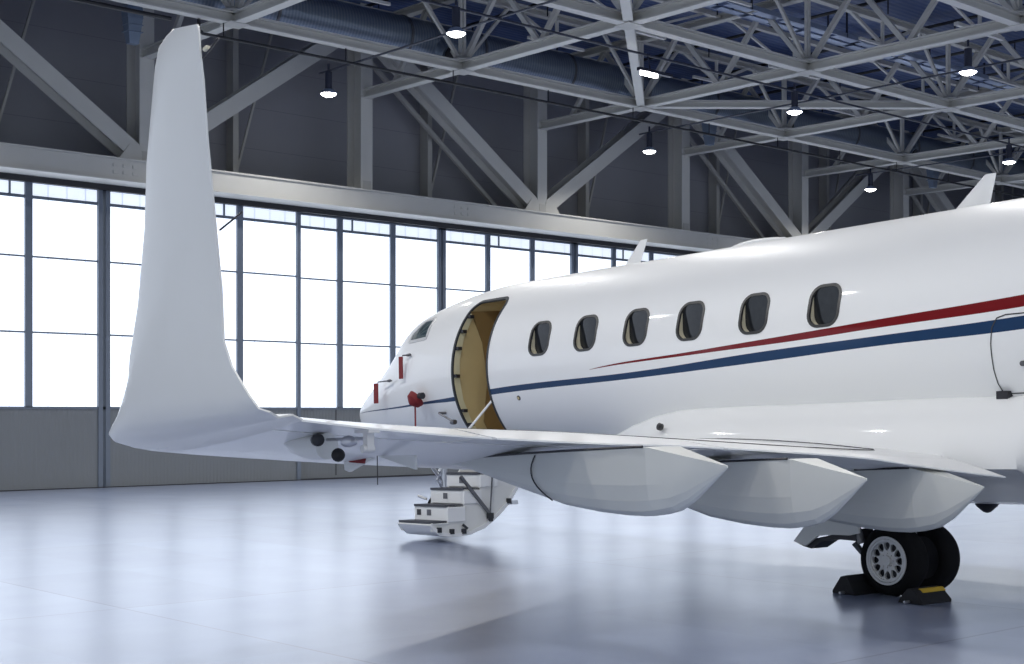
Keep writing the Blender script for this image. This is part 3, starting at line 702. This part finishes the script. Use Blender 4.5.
# winglet: blended up from the tip
WL = [  # y, z at the leading edge, LE x, TE x, thickness, lean of the section, rise of the trailing edge
    (9.02, 1.565, 1.04, -1.34, .15, 0, .125), (9.16, 1.59, 1.0, -1.48, .15, 4, .125), (9.30, 1.62, .90, -1.62, .145, 12, .08), (9.42, 1.655, .66, -1.80, .14, 28, .035), (9.50, 1.70, .40, -1.85, .135, 46, .02), (9.55, 1.76, .17, -1.82, .13, 62, -.02), (9.58, 1.85, 0, -1.76, .12, 74, -.03),
    (9.605, 1.98, -0.16, -1.615, 0.115, 80, 0), (9.625, 2.12, -0.24, -1.56, 0.11, 83, 0), (9.66, 2.42, -0.46, -1.61, 0.1, 85, 0), (9.72, 2.85, -0.72, -1.655, 0.09, 85, 0), (9.8, 3.2, -0.95, -1.755, 0.08, 85, 0),
    (9.85, 3.5, -1.15, -1.82, 0.07, 85, 0), (9.88, 3.68, -1.27, -1.85, 0.06, 85, 0), (9.893, 3.765, -1.35, -1.87, 0.05, 85, 0), (9.897, 3.805, -1.45, -1.87, 0.035, 85, 0), (9.9, 3.825, -1.55, -1.86, 0.012, 85, 0)]
q = MB(); rr = []
for y, z, lx, tx, th, lean, rise in WL:
    ca, sa = math.cos(R(lean)), math.sin(R(lean)); ring = []
    for px, h in foil(lx, tx, th, 0):
        f_ = (lx-px)/(lx-tx)
        ring.append((px, y - h*sa, z + h*ca + rise*f_ - (.05*f_ if z > 3.6 else 0)))
    rr.append(ring)
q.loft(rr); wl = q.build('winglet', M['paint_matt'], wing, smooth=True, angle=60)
q = MB(); q.lathe([(.012, 0), (.016, .03), (.01, .05)], (-1.88, 9.87, 3.64), (-1, 0, 0), 10); q.build('tail_light', M['cream'], wl, smooth=True)
q = MB(); q.tube([(-1.68, 9.70, 2.72), (-1.95, 9.70, 2.78)], .006, 5); q.build('static_wick', M['black'], wl)
q = MB(); q.tube([(-1.86, 9.87, 3.6), (-2.05, 9.87, 3.66)], .006, 5); q.build('static_wick', M['black'], wl)

# canoe fairings under the trailing edge
def canoe(y, x0, dz, hs, xs_=1.0, name='flap_track_fairing'):
    # x offsets relative to the facet edge, top z, bottom z, half width
    S = [(2.75, .405, .400, .01), (2.2, .40, .33, .06), (1.6, .43, .20, .11), (1.25, .445, .13, .14), (.9, .455, .055, .16), (.5, .465, .012, .17), (.2, .475, -.005, .175), (0, .48, -.006, .175),
         (-.12, .479, .006, .165), (-.28, .444, .038, .125), (-.42, .414, .105, .09), (-.58, .38, .215, .048), (-.74, .345, .33, .006)]
    q = MB(); rr = []
    for dx, zt, zb, w in S:
        zt_ = dz + zt*hs if True else zt; zb_ = dz+zb*hs; x = x0+dx*xs_; h = zt_-zb_; ring = []
        lat = [(1, 1), (1, .72), (.97, .45), (.85, .22), (.6, .07), (.25, 0), (-.25, 0), (-.6, .07), (-.85, .22), (-.97, .45), (-1, .72), (-1, 1)]
        for a, c in lat: ring.append((x, y + a*w, zb_+c*h))
        rr.append(ring)
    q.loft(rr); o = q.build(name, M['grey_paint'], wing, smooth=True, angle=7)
    return o
f1 = canoe(6.3, -1.42, 1.01, 1.0); f2 = canoe(4.4, -1.03, .82, 1.15); f3 = canoe(2.6, -.82, .69, 1.18)
for o, y, x0, hs, z0 in ((f1, 6.3, -1.42, 1.0, 1.01), (f2, 4.4, -1.03, 1.15, .82), (f3, 2.6, -.82, 1.18, .69)):
    q = MB(); q.tube([(x0+1.9, y+.09, z0+.424*hs), (x0+1.25, y+.144, z0+.447*hs), (x0+.5, y+.174, z0+.468*hs), (x0-.10, y+.172, z0+.482*hs)], .010, 6); q.build('joint_seam', M['black'], o)
    if o is f1: q = MB(); q.tube([(x0+1.06+.13*math.sin(math.pi*(.15+.8*k/10))-.10*(k/10)**2, y+.158-.05*(k/10)**4, z0+.43-.34*k/10) for k in range(11)], .006, 5); q.build('panel_seam', M['black'], o)
# outboard hinge fairing cut open, with actuator fittings below the aileron
q = MB(); rr = []
for dx, zt, zb, w in ((-.15, 1.60, 1.55, .02), (-.30, 1.61, 1.49, .07), (-.45, 1.62, 1.455, .09), (-.60, 1.62, 1.44, .095), (-.72, 1.62, 1.445, .085)):
    rr.append([(dx, 8.5+w*math.cos(a), (zt+zb)/2+(zt-zb)/2*math.sin(a)) for a in [2*math.pi*k/14 for k in range(14)]])
q.loft(rr); hf = q.build('hinge_fairing', M['paint_matt'], wing, smooth=True, angle=50)
q = MB(); q.lathe([(.035, 0), (.042, .03), (.042, .07), (.02, .08)], (-.68, 8.56, 1.575), (-1, .3, 0), 16); q.build('actuator_socket', M['black'], hf, smooth=True)
q = MB(); q.lathe([(.035, -.05), (.045, 0), (.036, .04), (.015, .06)], (-.86, 8.5, 1.475), (-.8, .6, 0), 16); q.build('actuator_cap', M['dark'], hf, smooth=True)
q = MB(); q.tube([(-.7, 8.5, 1.575), (-1.20, 8.45, 1.575)], .011, 8); q.build('control_rod', M['metal'], hf, smooth=True)
q = MB(); q.lathe([(.02, -.05), (.034, -.02), (.04, 0), (.034, .03), (.02, .05)], (-1.0, 8.5, 1.56), (.5, 1, .0), 12); q.build('rod_end', M['metal'], hf, smooth=True)
q = MB(); q.box((-1.22, 8.45, 1.50), (-1.17, 8.50, 1.63)); q.lathe([(.025, -.04), (.03, 0), (.025, .04)], (-1.19, 8.48, 1.51), (0, 1, 0), 12); q.box((-1.27, 8.44, 1.61), (-1.10, 8.52, 1.63)); q.build('hinge_bracket', M['rim'], hf, smooth=True)
# small fins and a drain wire under the outer leading edge
q = MB(); q.prism([(.95, 7.40, 1.47), (.93, 7.40, 1.35), (.86, 7.40, 1.335), (.50, 7.40, 1.44)], (0, -.02, 0)); q.build('under_wing_fin', M['paint_matt'], wing)
q = MB(); q.prism([(.90, 7.405, 1.44), (.60, 7.405, 1.445), (.62, 7.405, 1.40), (.84, 7.405, 1.41)], (0, -.005, 0)); q.build('red_reflection', M['red'], wing)  # red patch painted in for a reflection on the fin
q = MB(); q.prism([(.45, 7.40, 1.46), (-.08, 7.40, 1.46), (-.08, 7.40, 1.355)], (0, -.02, 0)); q.build('under_wing_fin', M['paint_matt'], wing)
q = MB(); q.tube([(.36, 7.45, 1.46), (.36, 7.45, 1.24)], .004, 5); q.build('drain_wire', M['black'], wing)
# panel gaps on the wing upper surface
def wtop(y, u, off=.003):
    up = fixed(y)[:len(NU)]
    for a, c, ua, uc in zip(up, up[1:], NU, NU[1:]):
        if ua <= u <= uc:
            t_ = (u-ua)/(uc-ua); return (a[0]+(c[0]-a[0])*t_, y, a[2]+(c[2]-a[2])*t_+off)
q = MB(); q.tube([wtop(y, .9) for y in (2.0, 2.5, 3, 3.5, 4, 5, 6, 7)], .005, 4); q.tube([wtop(1.9, u) for u in (.33, .46, .6, .74, .88)], .006, 4); q.build('panel_seam', M['black'], wing)

# ------------------------------------------------------------------ airstair hanging from the door sill
st = MB(); X0, X1 = 7.28, 8.10
arc = [(2.34, .47), (2.30, .41), (2.18, .325), (2.05, .305), (1.86, .297), (1.68, .308), (1.42, .39), (1.157, .562), (.978, .72), (.83, .92), (.755, 1.10), (.74, 1.30), (.80, 1.50)]
def arc_off(d):
    out = []
    for i, p in enumerate(arc):
        a, c = Vector(arc[max(i-1, 0)]), Vector(arc[min(i+1, len(arc)-1)]); t_ = (c-a).normalized(); nn = Vector((-t_.y, t_.x)); out.append((p[0]-nn.x*d*0, p[1])) if d == 0 else out.append((p[0]+nn.x*d, p[1]+nn.y*d))
    return out
outer, inner = arc_off(0), arc_off(-.05)
# door shell following the fuselage curve (outer skin of the folded-down door)
stair = None
q = MB(); q.loft([[(X0, y, z) for y, z in outer] + [(X0, y, z) for y, z in reversed(inner)], [(X1, y, z) for y, z in outer] + [(X1, y, z) for y, z in reversed(inner)]])
stair = q.build('airstair', M['paint'], jet, smooth=True, angle=40)
side = [(2.30, .38), (2.10, .34), (1.86, .33), (1.68, .34), (1.42, .42), (1.17, .60), (1.0, .76), (.86, .96), (.80, 1.2), (.85, 1.47), (1.28, 1.20), (1.32, 1.15), (1.47, 1.15), (1.49, .95), (1.75, .94), (1.77, .73), (2.03, .72), (2.05, .50), (2.32, .49)]
for x, nm in ((X0+.02, 'stair_side'), (X1-.05, 'stair_side')):
    q = MB(); q.prism([(x, y, z) for y, z in side], (.03, 0, 0)); sd = q.build(nm, M['paint_matt'], stair)
    if x < 7.5:
        first = sd
steps = [(2.31, 2.05, .52, .045), (2.05, 1.77, .735, .235), (1.77, 1.49, .955, .215), (1.49, 1.20, 1.165, .20)]
for k, (ya, yb, z, h) in enumerate(steps):
    q = MB(); q.box((X0-.005, yb-.02, z-h), (X1, ya, z-.03)); so = q.build('stair_step', M['paint'], stair, bevel=.008)
    q = MB(); q.box((X0+.02, yb+.0, z-.03), (X1-.01, ya+.012, z)); q.build('tread', M['tread'], so)
    if k:
        xm = X0+.45; q = MB(); q.box((xm-.05, ya, z-.15), (xm+.05, ya+.006, z-.07)); q.build('step_light', M['dkmetal'], so)
        if k == 1: q = MB(); q.box((xm+.20, ya, z-.15), (xm+.30, ya+.006, z-.07)); q.build('step_switch', M['black'], so)
for y, z in ((2.19, .385), (1.98, .355), (1.78, .35), (1.32, .50), (1.0, .74)):
    q = MB(); q.box((X0-.02, y-.03, z-.02), (X0+.02, y+.03, z+.05)); q.build('latch', M['black'], stair)
q = MB(); q.bar((X0-.03, 1.84, 1.12), (X0-.03, 1.33, .56), .035, .04); q.build('stair_strut', M['dkmetal'], stair)
q = MB(); q.bar((X0-.03, 1.30, 1.13), (X0-.03, 1.35, .58), .012, .02); q.build('stay_rod', M['dkmetal'], stair)
q = MB(); q.box((X0-.05, 1.30, .52), (X0-.015, 1.40, .60)); q.build('pivot_bracket', M['black'], stair)
q = MB(); q.bar((X0-.03, 1.82, .46), (X0-.03, 1.74, .40), .02, .03); q.build('release_lever', M['black'], stair)
q = MB(); q.box((X0-.01, .84, .70), (X0+.05, .95, .76)); q.build('hinge_block', M['metal'], stair)
q = MB(); q.tube([(X0+.02, 1.17, 2.24), (X0+.1, 1.62, 1.75), (X0+.12, 2.1, 1.2)], .018, 8); q.build('handrail', M['paint'], stair, smooth=True)
q = MB(); q.tube([(X1+.18, 1.86, .84), (X1-.02, 1.86, .80)], .02, 6); q.build('foot_lever', M['rim'], stair)

# ------------------------------------------------------------------ landing gear
def wheel(parent, c, r, w, rim_r, detail=True):
    cx, cy, cz = c; q = MB()
    prof = [(rim_r*.98, -w/2+.01), (r*.80, -w/2), (r*.93, -w*.42), (r*.985, -w*.28), (r, -w*.12), (r, w*.12), (r*.985, w*.28), (r*.93, w*.42), (r*.80, w/2), (rim_r*.98, w/2-.01), (rim_r*.9, w/2-.05), (rim_r*.9, -w/2+.05)]
    n = 56; rg = []
    for rr_, h in prof + [prof[0]]:
        rg.append([(cx+rr_*math.cos(2*math.pi*k/n), cy+h, cz+rr_*math.sin(2*math.pi*k/n)) for k in range(n)])
    q.loft(rg, cap=False); tyre = q.build('tyre', M['tyre'], parent, smooth=True, angle=60)
    q = MB(); q.lathe([(rim_r*.96, -w*.3), (rim_r*.96, w*.20)], (cx, cy, cz), (0, 1, 0), 40); q.build('wheel_well', M['black'], tyre, smooth=True)
    if not detail: return tyre
    # rim: outer lip, spokes leaving oval slots, hub
    y = cy+w*.42; q = MB()
    def ann(r0, r1, ya, yb, n=60):
        q.loft([[(cx+rr_*math.cos(2*math.pi*k/n), yy, cz+rr_*math.sin(2*math.pi*k/n)) for k in range(n)] for rr_, yy in ((r0, ya), (r0, yb), (r1, yb), (r1, ya), (r0, ya))], cap=False)
    ann(rim_r*.90, rim_r*1.0, y-.02, y+.022); ann(rim_r*.80, rim_r*.885, y-.02, y+.02)
    # webbed disc with twelve oval slots
    ns, na = 12, 8
    r0, r1 = rim_r*.36, rim_r*.80
    for s in range(ns):
        a0 = 2*math.pi*s/ns; half = math.pi/ns
        oval = []; outer_ = []
        for k in range(24):
            t_ = 2*math.pi*k/24; rad = rim_r*.595 + rim_r*.17*math.cos(t_); wdt = .058*(.82+.28*math.cos(t_))*rim_r/.235*.70
            oval.append((rad, wdt*math.sin(t_)))
        def pt(rad, lat): return (cx + rad*math.cos(a0) - lat*math.sin(a0), y, cz + rad*math.sin(a0) + lat*math.cos(a0))
        for k in range(24):
            t_ = 2*math.pi*k/24; c_, s_ = math.cos(t_), math.sin(t_)
            m_ = max(abs(c_), abs(s_)); u_, v_ = c_/m_, s_/m_
            rad = (r0+r1)/2 + (r1-r0)/2*u_; ang = half*v_
            outer_.append((cx+rad*math.cos(a0+ang), y, cz+rad*math.sin(a0+ang)))
        inn = [pt(*o) for o in oval]; inb = [(p[0], y-.03, p[2]) for p in inn]
        q.loft([outer_, inn, inb], cap=False)
    ann(rim_r*.0+.002, rim_r*.37, y-.02, y+.0); ann(.002, rim_r*.22, y, y+.03)
    for k in range(8):
        a = 2*math.pi*k/8; q.lathe([(.009, 0), (.009, .012)], (cx+rim_r*.29*math.cos(a), y, cz+rim_r*.29*math.sin(a)), (0, 1, 0), 6)
    q.build('wheel_rim', M['rim'], tyre, smooth=True, angle=30)
    return tyre
gear = MB(); gear.tube([(0, 1.58, .345), (0, 1.56, 1.3)], .07, 16); gear.tube([(0, 1.20, .345), (0, 1.94, .345)], .05, 12); gear.tube([(.1, 1.58, .6), (.7, 1.5, 1.2)], .03, 8)
mg = gear.build('main_landing_gear', M['metal'], jet, smooth=True)
wheel(mg, (0, 1.825, .345), .345, .25, .235)
wheel(mg, (0, 1.325, .345), .345, .25, .235, False)  # rim left off, black disc stands in for shade between the tyres
q = MB(); gd = [(1.14, .49), (.90, .74), (.30, .86), (.30, .60), (.42, .575), (.62, .575), (.82, .555), (.98, .45), (1.06, .47)]
q.prism([(x, 1.98, z) for x, z in gd], (0, -.03, 0)); g1 = q.build('gear_door', M['paint_matt'], mg)
q = MB(); q.prism([(x, 1.94, z) for x, z in [(1.16, .485), (1.0, .50), (.35, .64), (.36, .52), (.62, .53), (.80, .50), (.94, .42), (1.04, .44)]], (0, -.25, 0)); q.build('door_seal', M['black'], g1)
q = MB(); q.tube([(.42, 1.9, .75), (.33, 1.9, .5)], .04, 10); q.tube([(.42, 1.9, .50), (.36, 1.85, .40)], .03, 8); q.build('torque_link', M['dkmetal'], mg, smooth=True)
# nose gear
q = MB(); q.tube([(10.35, 0, 1.5), (10.3, 0, .56)], .055, 14); q.tube([(10.3, -.22, .53), (10.3, .22, .53)], .035, 10); q.tube([(10.33, .05, 1.1), (10.33, .14, 1.0), (10.33, .05, .88)], .025, 8)
q.tube([(10.4, 0, 1.0), (11.0, 0, 1.45)], .03, 8); q.lathe([(.09, -.05), (.09, .05)], (10.32, 0, 1.05), (0, 0, 1), 14); q.lathe([(.08, -.03), (.08, .03)], (10.31, 0, .85), (0, 0, 1), 14)
ng = q.build('nose_landing_gear', M['metal'], jet, smooth=True)
wheel(ng, (10.3, .17, .535), .22, .15, .12); wheel(ng, (10.3, -.17, .535), .22, .15, .12)
# belly beacon near the frame edge and aft ventral parts
q = MB(); q.lathe([(.14, 0), (.11, -.05), (.04, -.11), (.01, -.12)], (.2, 0, .84), (0, 0, 1), 16); q.build('belly_beacon', M['black'], bf, smooth=True)

# ------------------------------------------------------------------ loose things on and around the aircraft
def jl(p): return MW @ Vector(p)
def placed(name, label, cat, p, group=None):
    t = thing(name, label, cat, (0, 0, 0), group); t.matrix_world = MW @ Matrix.Translation(Vector(p)); return t
# wheel chocks, built on the level floor
Rz = math.atan2(fx.y, fx.x)
def chock(label, x, flip, p_y0, p_y1, strip):
    o = jl((x, (p_y0+p_y1)/2, 0)); t = thing('wheel_chock', label, 'chock', (o.x, o.y, 0), 'wheel chocks', (0, 0, Rz))
    HH = .14 if strip else .19; L = p_y1-p_y0; s = -1 if flip else 1
    q = MB(); prof = [(-.13*s, 0), (.15*s, 0), (.15*s, .03), (.05*s, HH*.9), (-.02*s, HH), (-.06*s, HH*.7), (-.10*s, .05)]
    q.prism([(a, -L/2, c) for a, c in prof], (0, L, 0)); q.build('rubber_block', M['dark'], t, bevel=.006)
    if strip:
        q = MB(); q.prism([(a, -L/2-.002, c+.004) for a, c in ((.075*s, HH*.70), (.088*s, HH*.70), (.052*s, HH*.92), (.03*s, HH*.94), (.03*s, HH*.88))], (0, L-.10, 0)); q.build('yellow_band', M['yellow'], t)
    q = MB(); q.tube([(.0, L/2, .02), (.0, L/2+.07, .02)], .015, 6); q.build('rope_eye', M['metal'], t)
    return t
chock('black rubber wheel chock without stripe, wedged ahead of the main wheels', .36, False, 1.62, 2.14, False)
chock('black wheel chock with a yellow band, wedged behind the main wheels', -.45, True, 1.76, 2.20, True)
def ribbon(name, label, p, L, w, rod=None, cup=False):
    t = placed(name, label, 'cover', p)
    if rod:
        q = MB(); q.tube([(0, 0, 0), rod], .012, 6); q.lathe([(.02, -.03), (.025, 0), (.02, .06)], rod, (1, 0, 0), 8); q.build('probe_sleeve', M['dkmetal'], t)
    if cup:
        q = MB(); q.lathe([(.04, -.05), (.14, -.02), (.12, .06), (.05, .11), (.01, .13)], (0, .02, 0), (.1, .6, -.5), 18); q.build('cup', M['red'], t, smooth=True)
        q = MB(); q.lathe([(.05, 0), (.05, .08)], (-.12, .03, .04), (-1, 0, 0), 10); q.build('end_cap', M['black'], t)
    q = MB(); q.box((-w/2, .03, -L), (w/2, .038, -.02)); q.build('streamer', M['red'], t)
    return t
PROBES = []
# positions taken on the nose skin
def on(x, z, off=0): return skin(x, z, off)
p = on(10.43, 2.56, .13); ribbon('pitot_cover', 'dark pitot probe sleeve with red warning streamer at the front of the nose', p, .34, .13, rod=(-.42, .04, .0))
p = on(9.56, 2.92, .09); ribbon('pitot_cover', 'dark probe sleeve with red warning streamer below the cockpit window', p, .36, .11, rod=(-.14, -.03, .0))
p = on(9.03, 2.28, .10); ribbon('sensor_cover', 'large red cup cover with a hanging streamer on the lower nose', p, .42, .035, cup=True)
q = MB(); p = on(8.50, 2.03, 0); q.tube([p, p+Vector((.05, .10, .0))], .02, 8); q.tube([p+Vector((.05, .1, 0)), p+Vector((-.28, .1, -.12))], .014, 6); q.lathe([(.035, -.04), (.04, 0), (.035, .05)], p+Vector((-.30, .08, -.14)), (1, 0, 0), 10); q.build('air_data_probe', M['dkmetal'], fus, smooth=True)

# ================================================================== world, camera
w = bpy.data.worlds.new('World'); scn.world = w; w.use_nodes = True
bg = w.node_tree.nodes['Background']; bg.inputs[0].default_value = (.74, .85, 1, 1); bg.inputs[1].default_value = 1.1
cam = bpy.data.cameras.new('camera'); co = bpy.data.objects.new('camera', cam); COL.objects.link(co); scn.camera = co
cam.sensor_width = 36; cam.lens = 1430/1024*36; cam.shift_y = 81/1024; cam.clip_end = 300
fwd = Vector((.667, .7453, 0))
co.location = (0, 0, 1.77); co.rotation_euler = fwd.to_track_quat('-Z', 'Y').to_euler()
vs = scn.view_settings; vs.view_transform = 'Standard'; vs.look = 'None'; vs.gamma = 1; vs.use_curve_mapping = False; vs.exposure = 0
scn.cycles.max_bounces = 8; scn.cycles.diffuse_bounces = 4; scn.cycles.sample_clamp_indirect = 6; scn.cycles.use_denoising = True
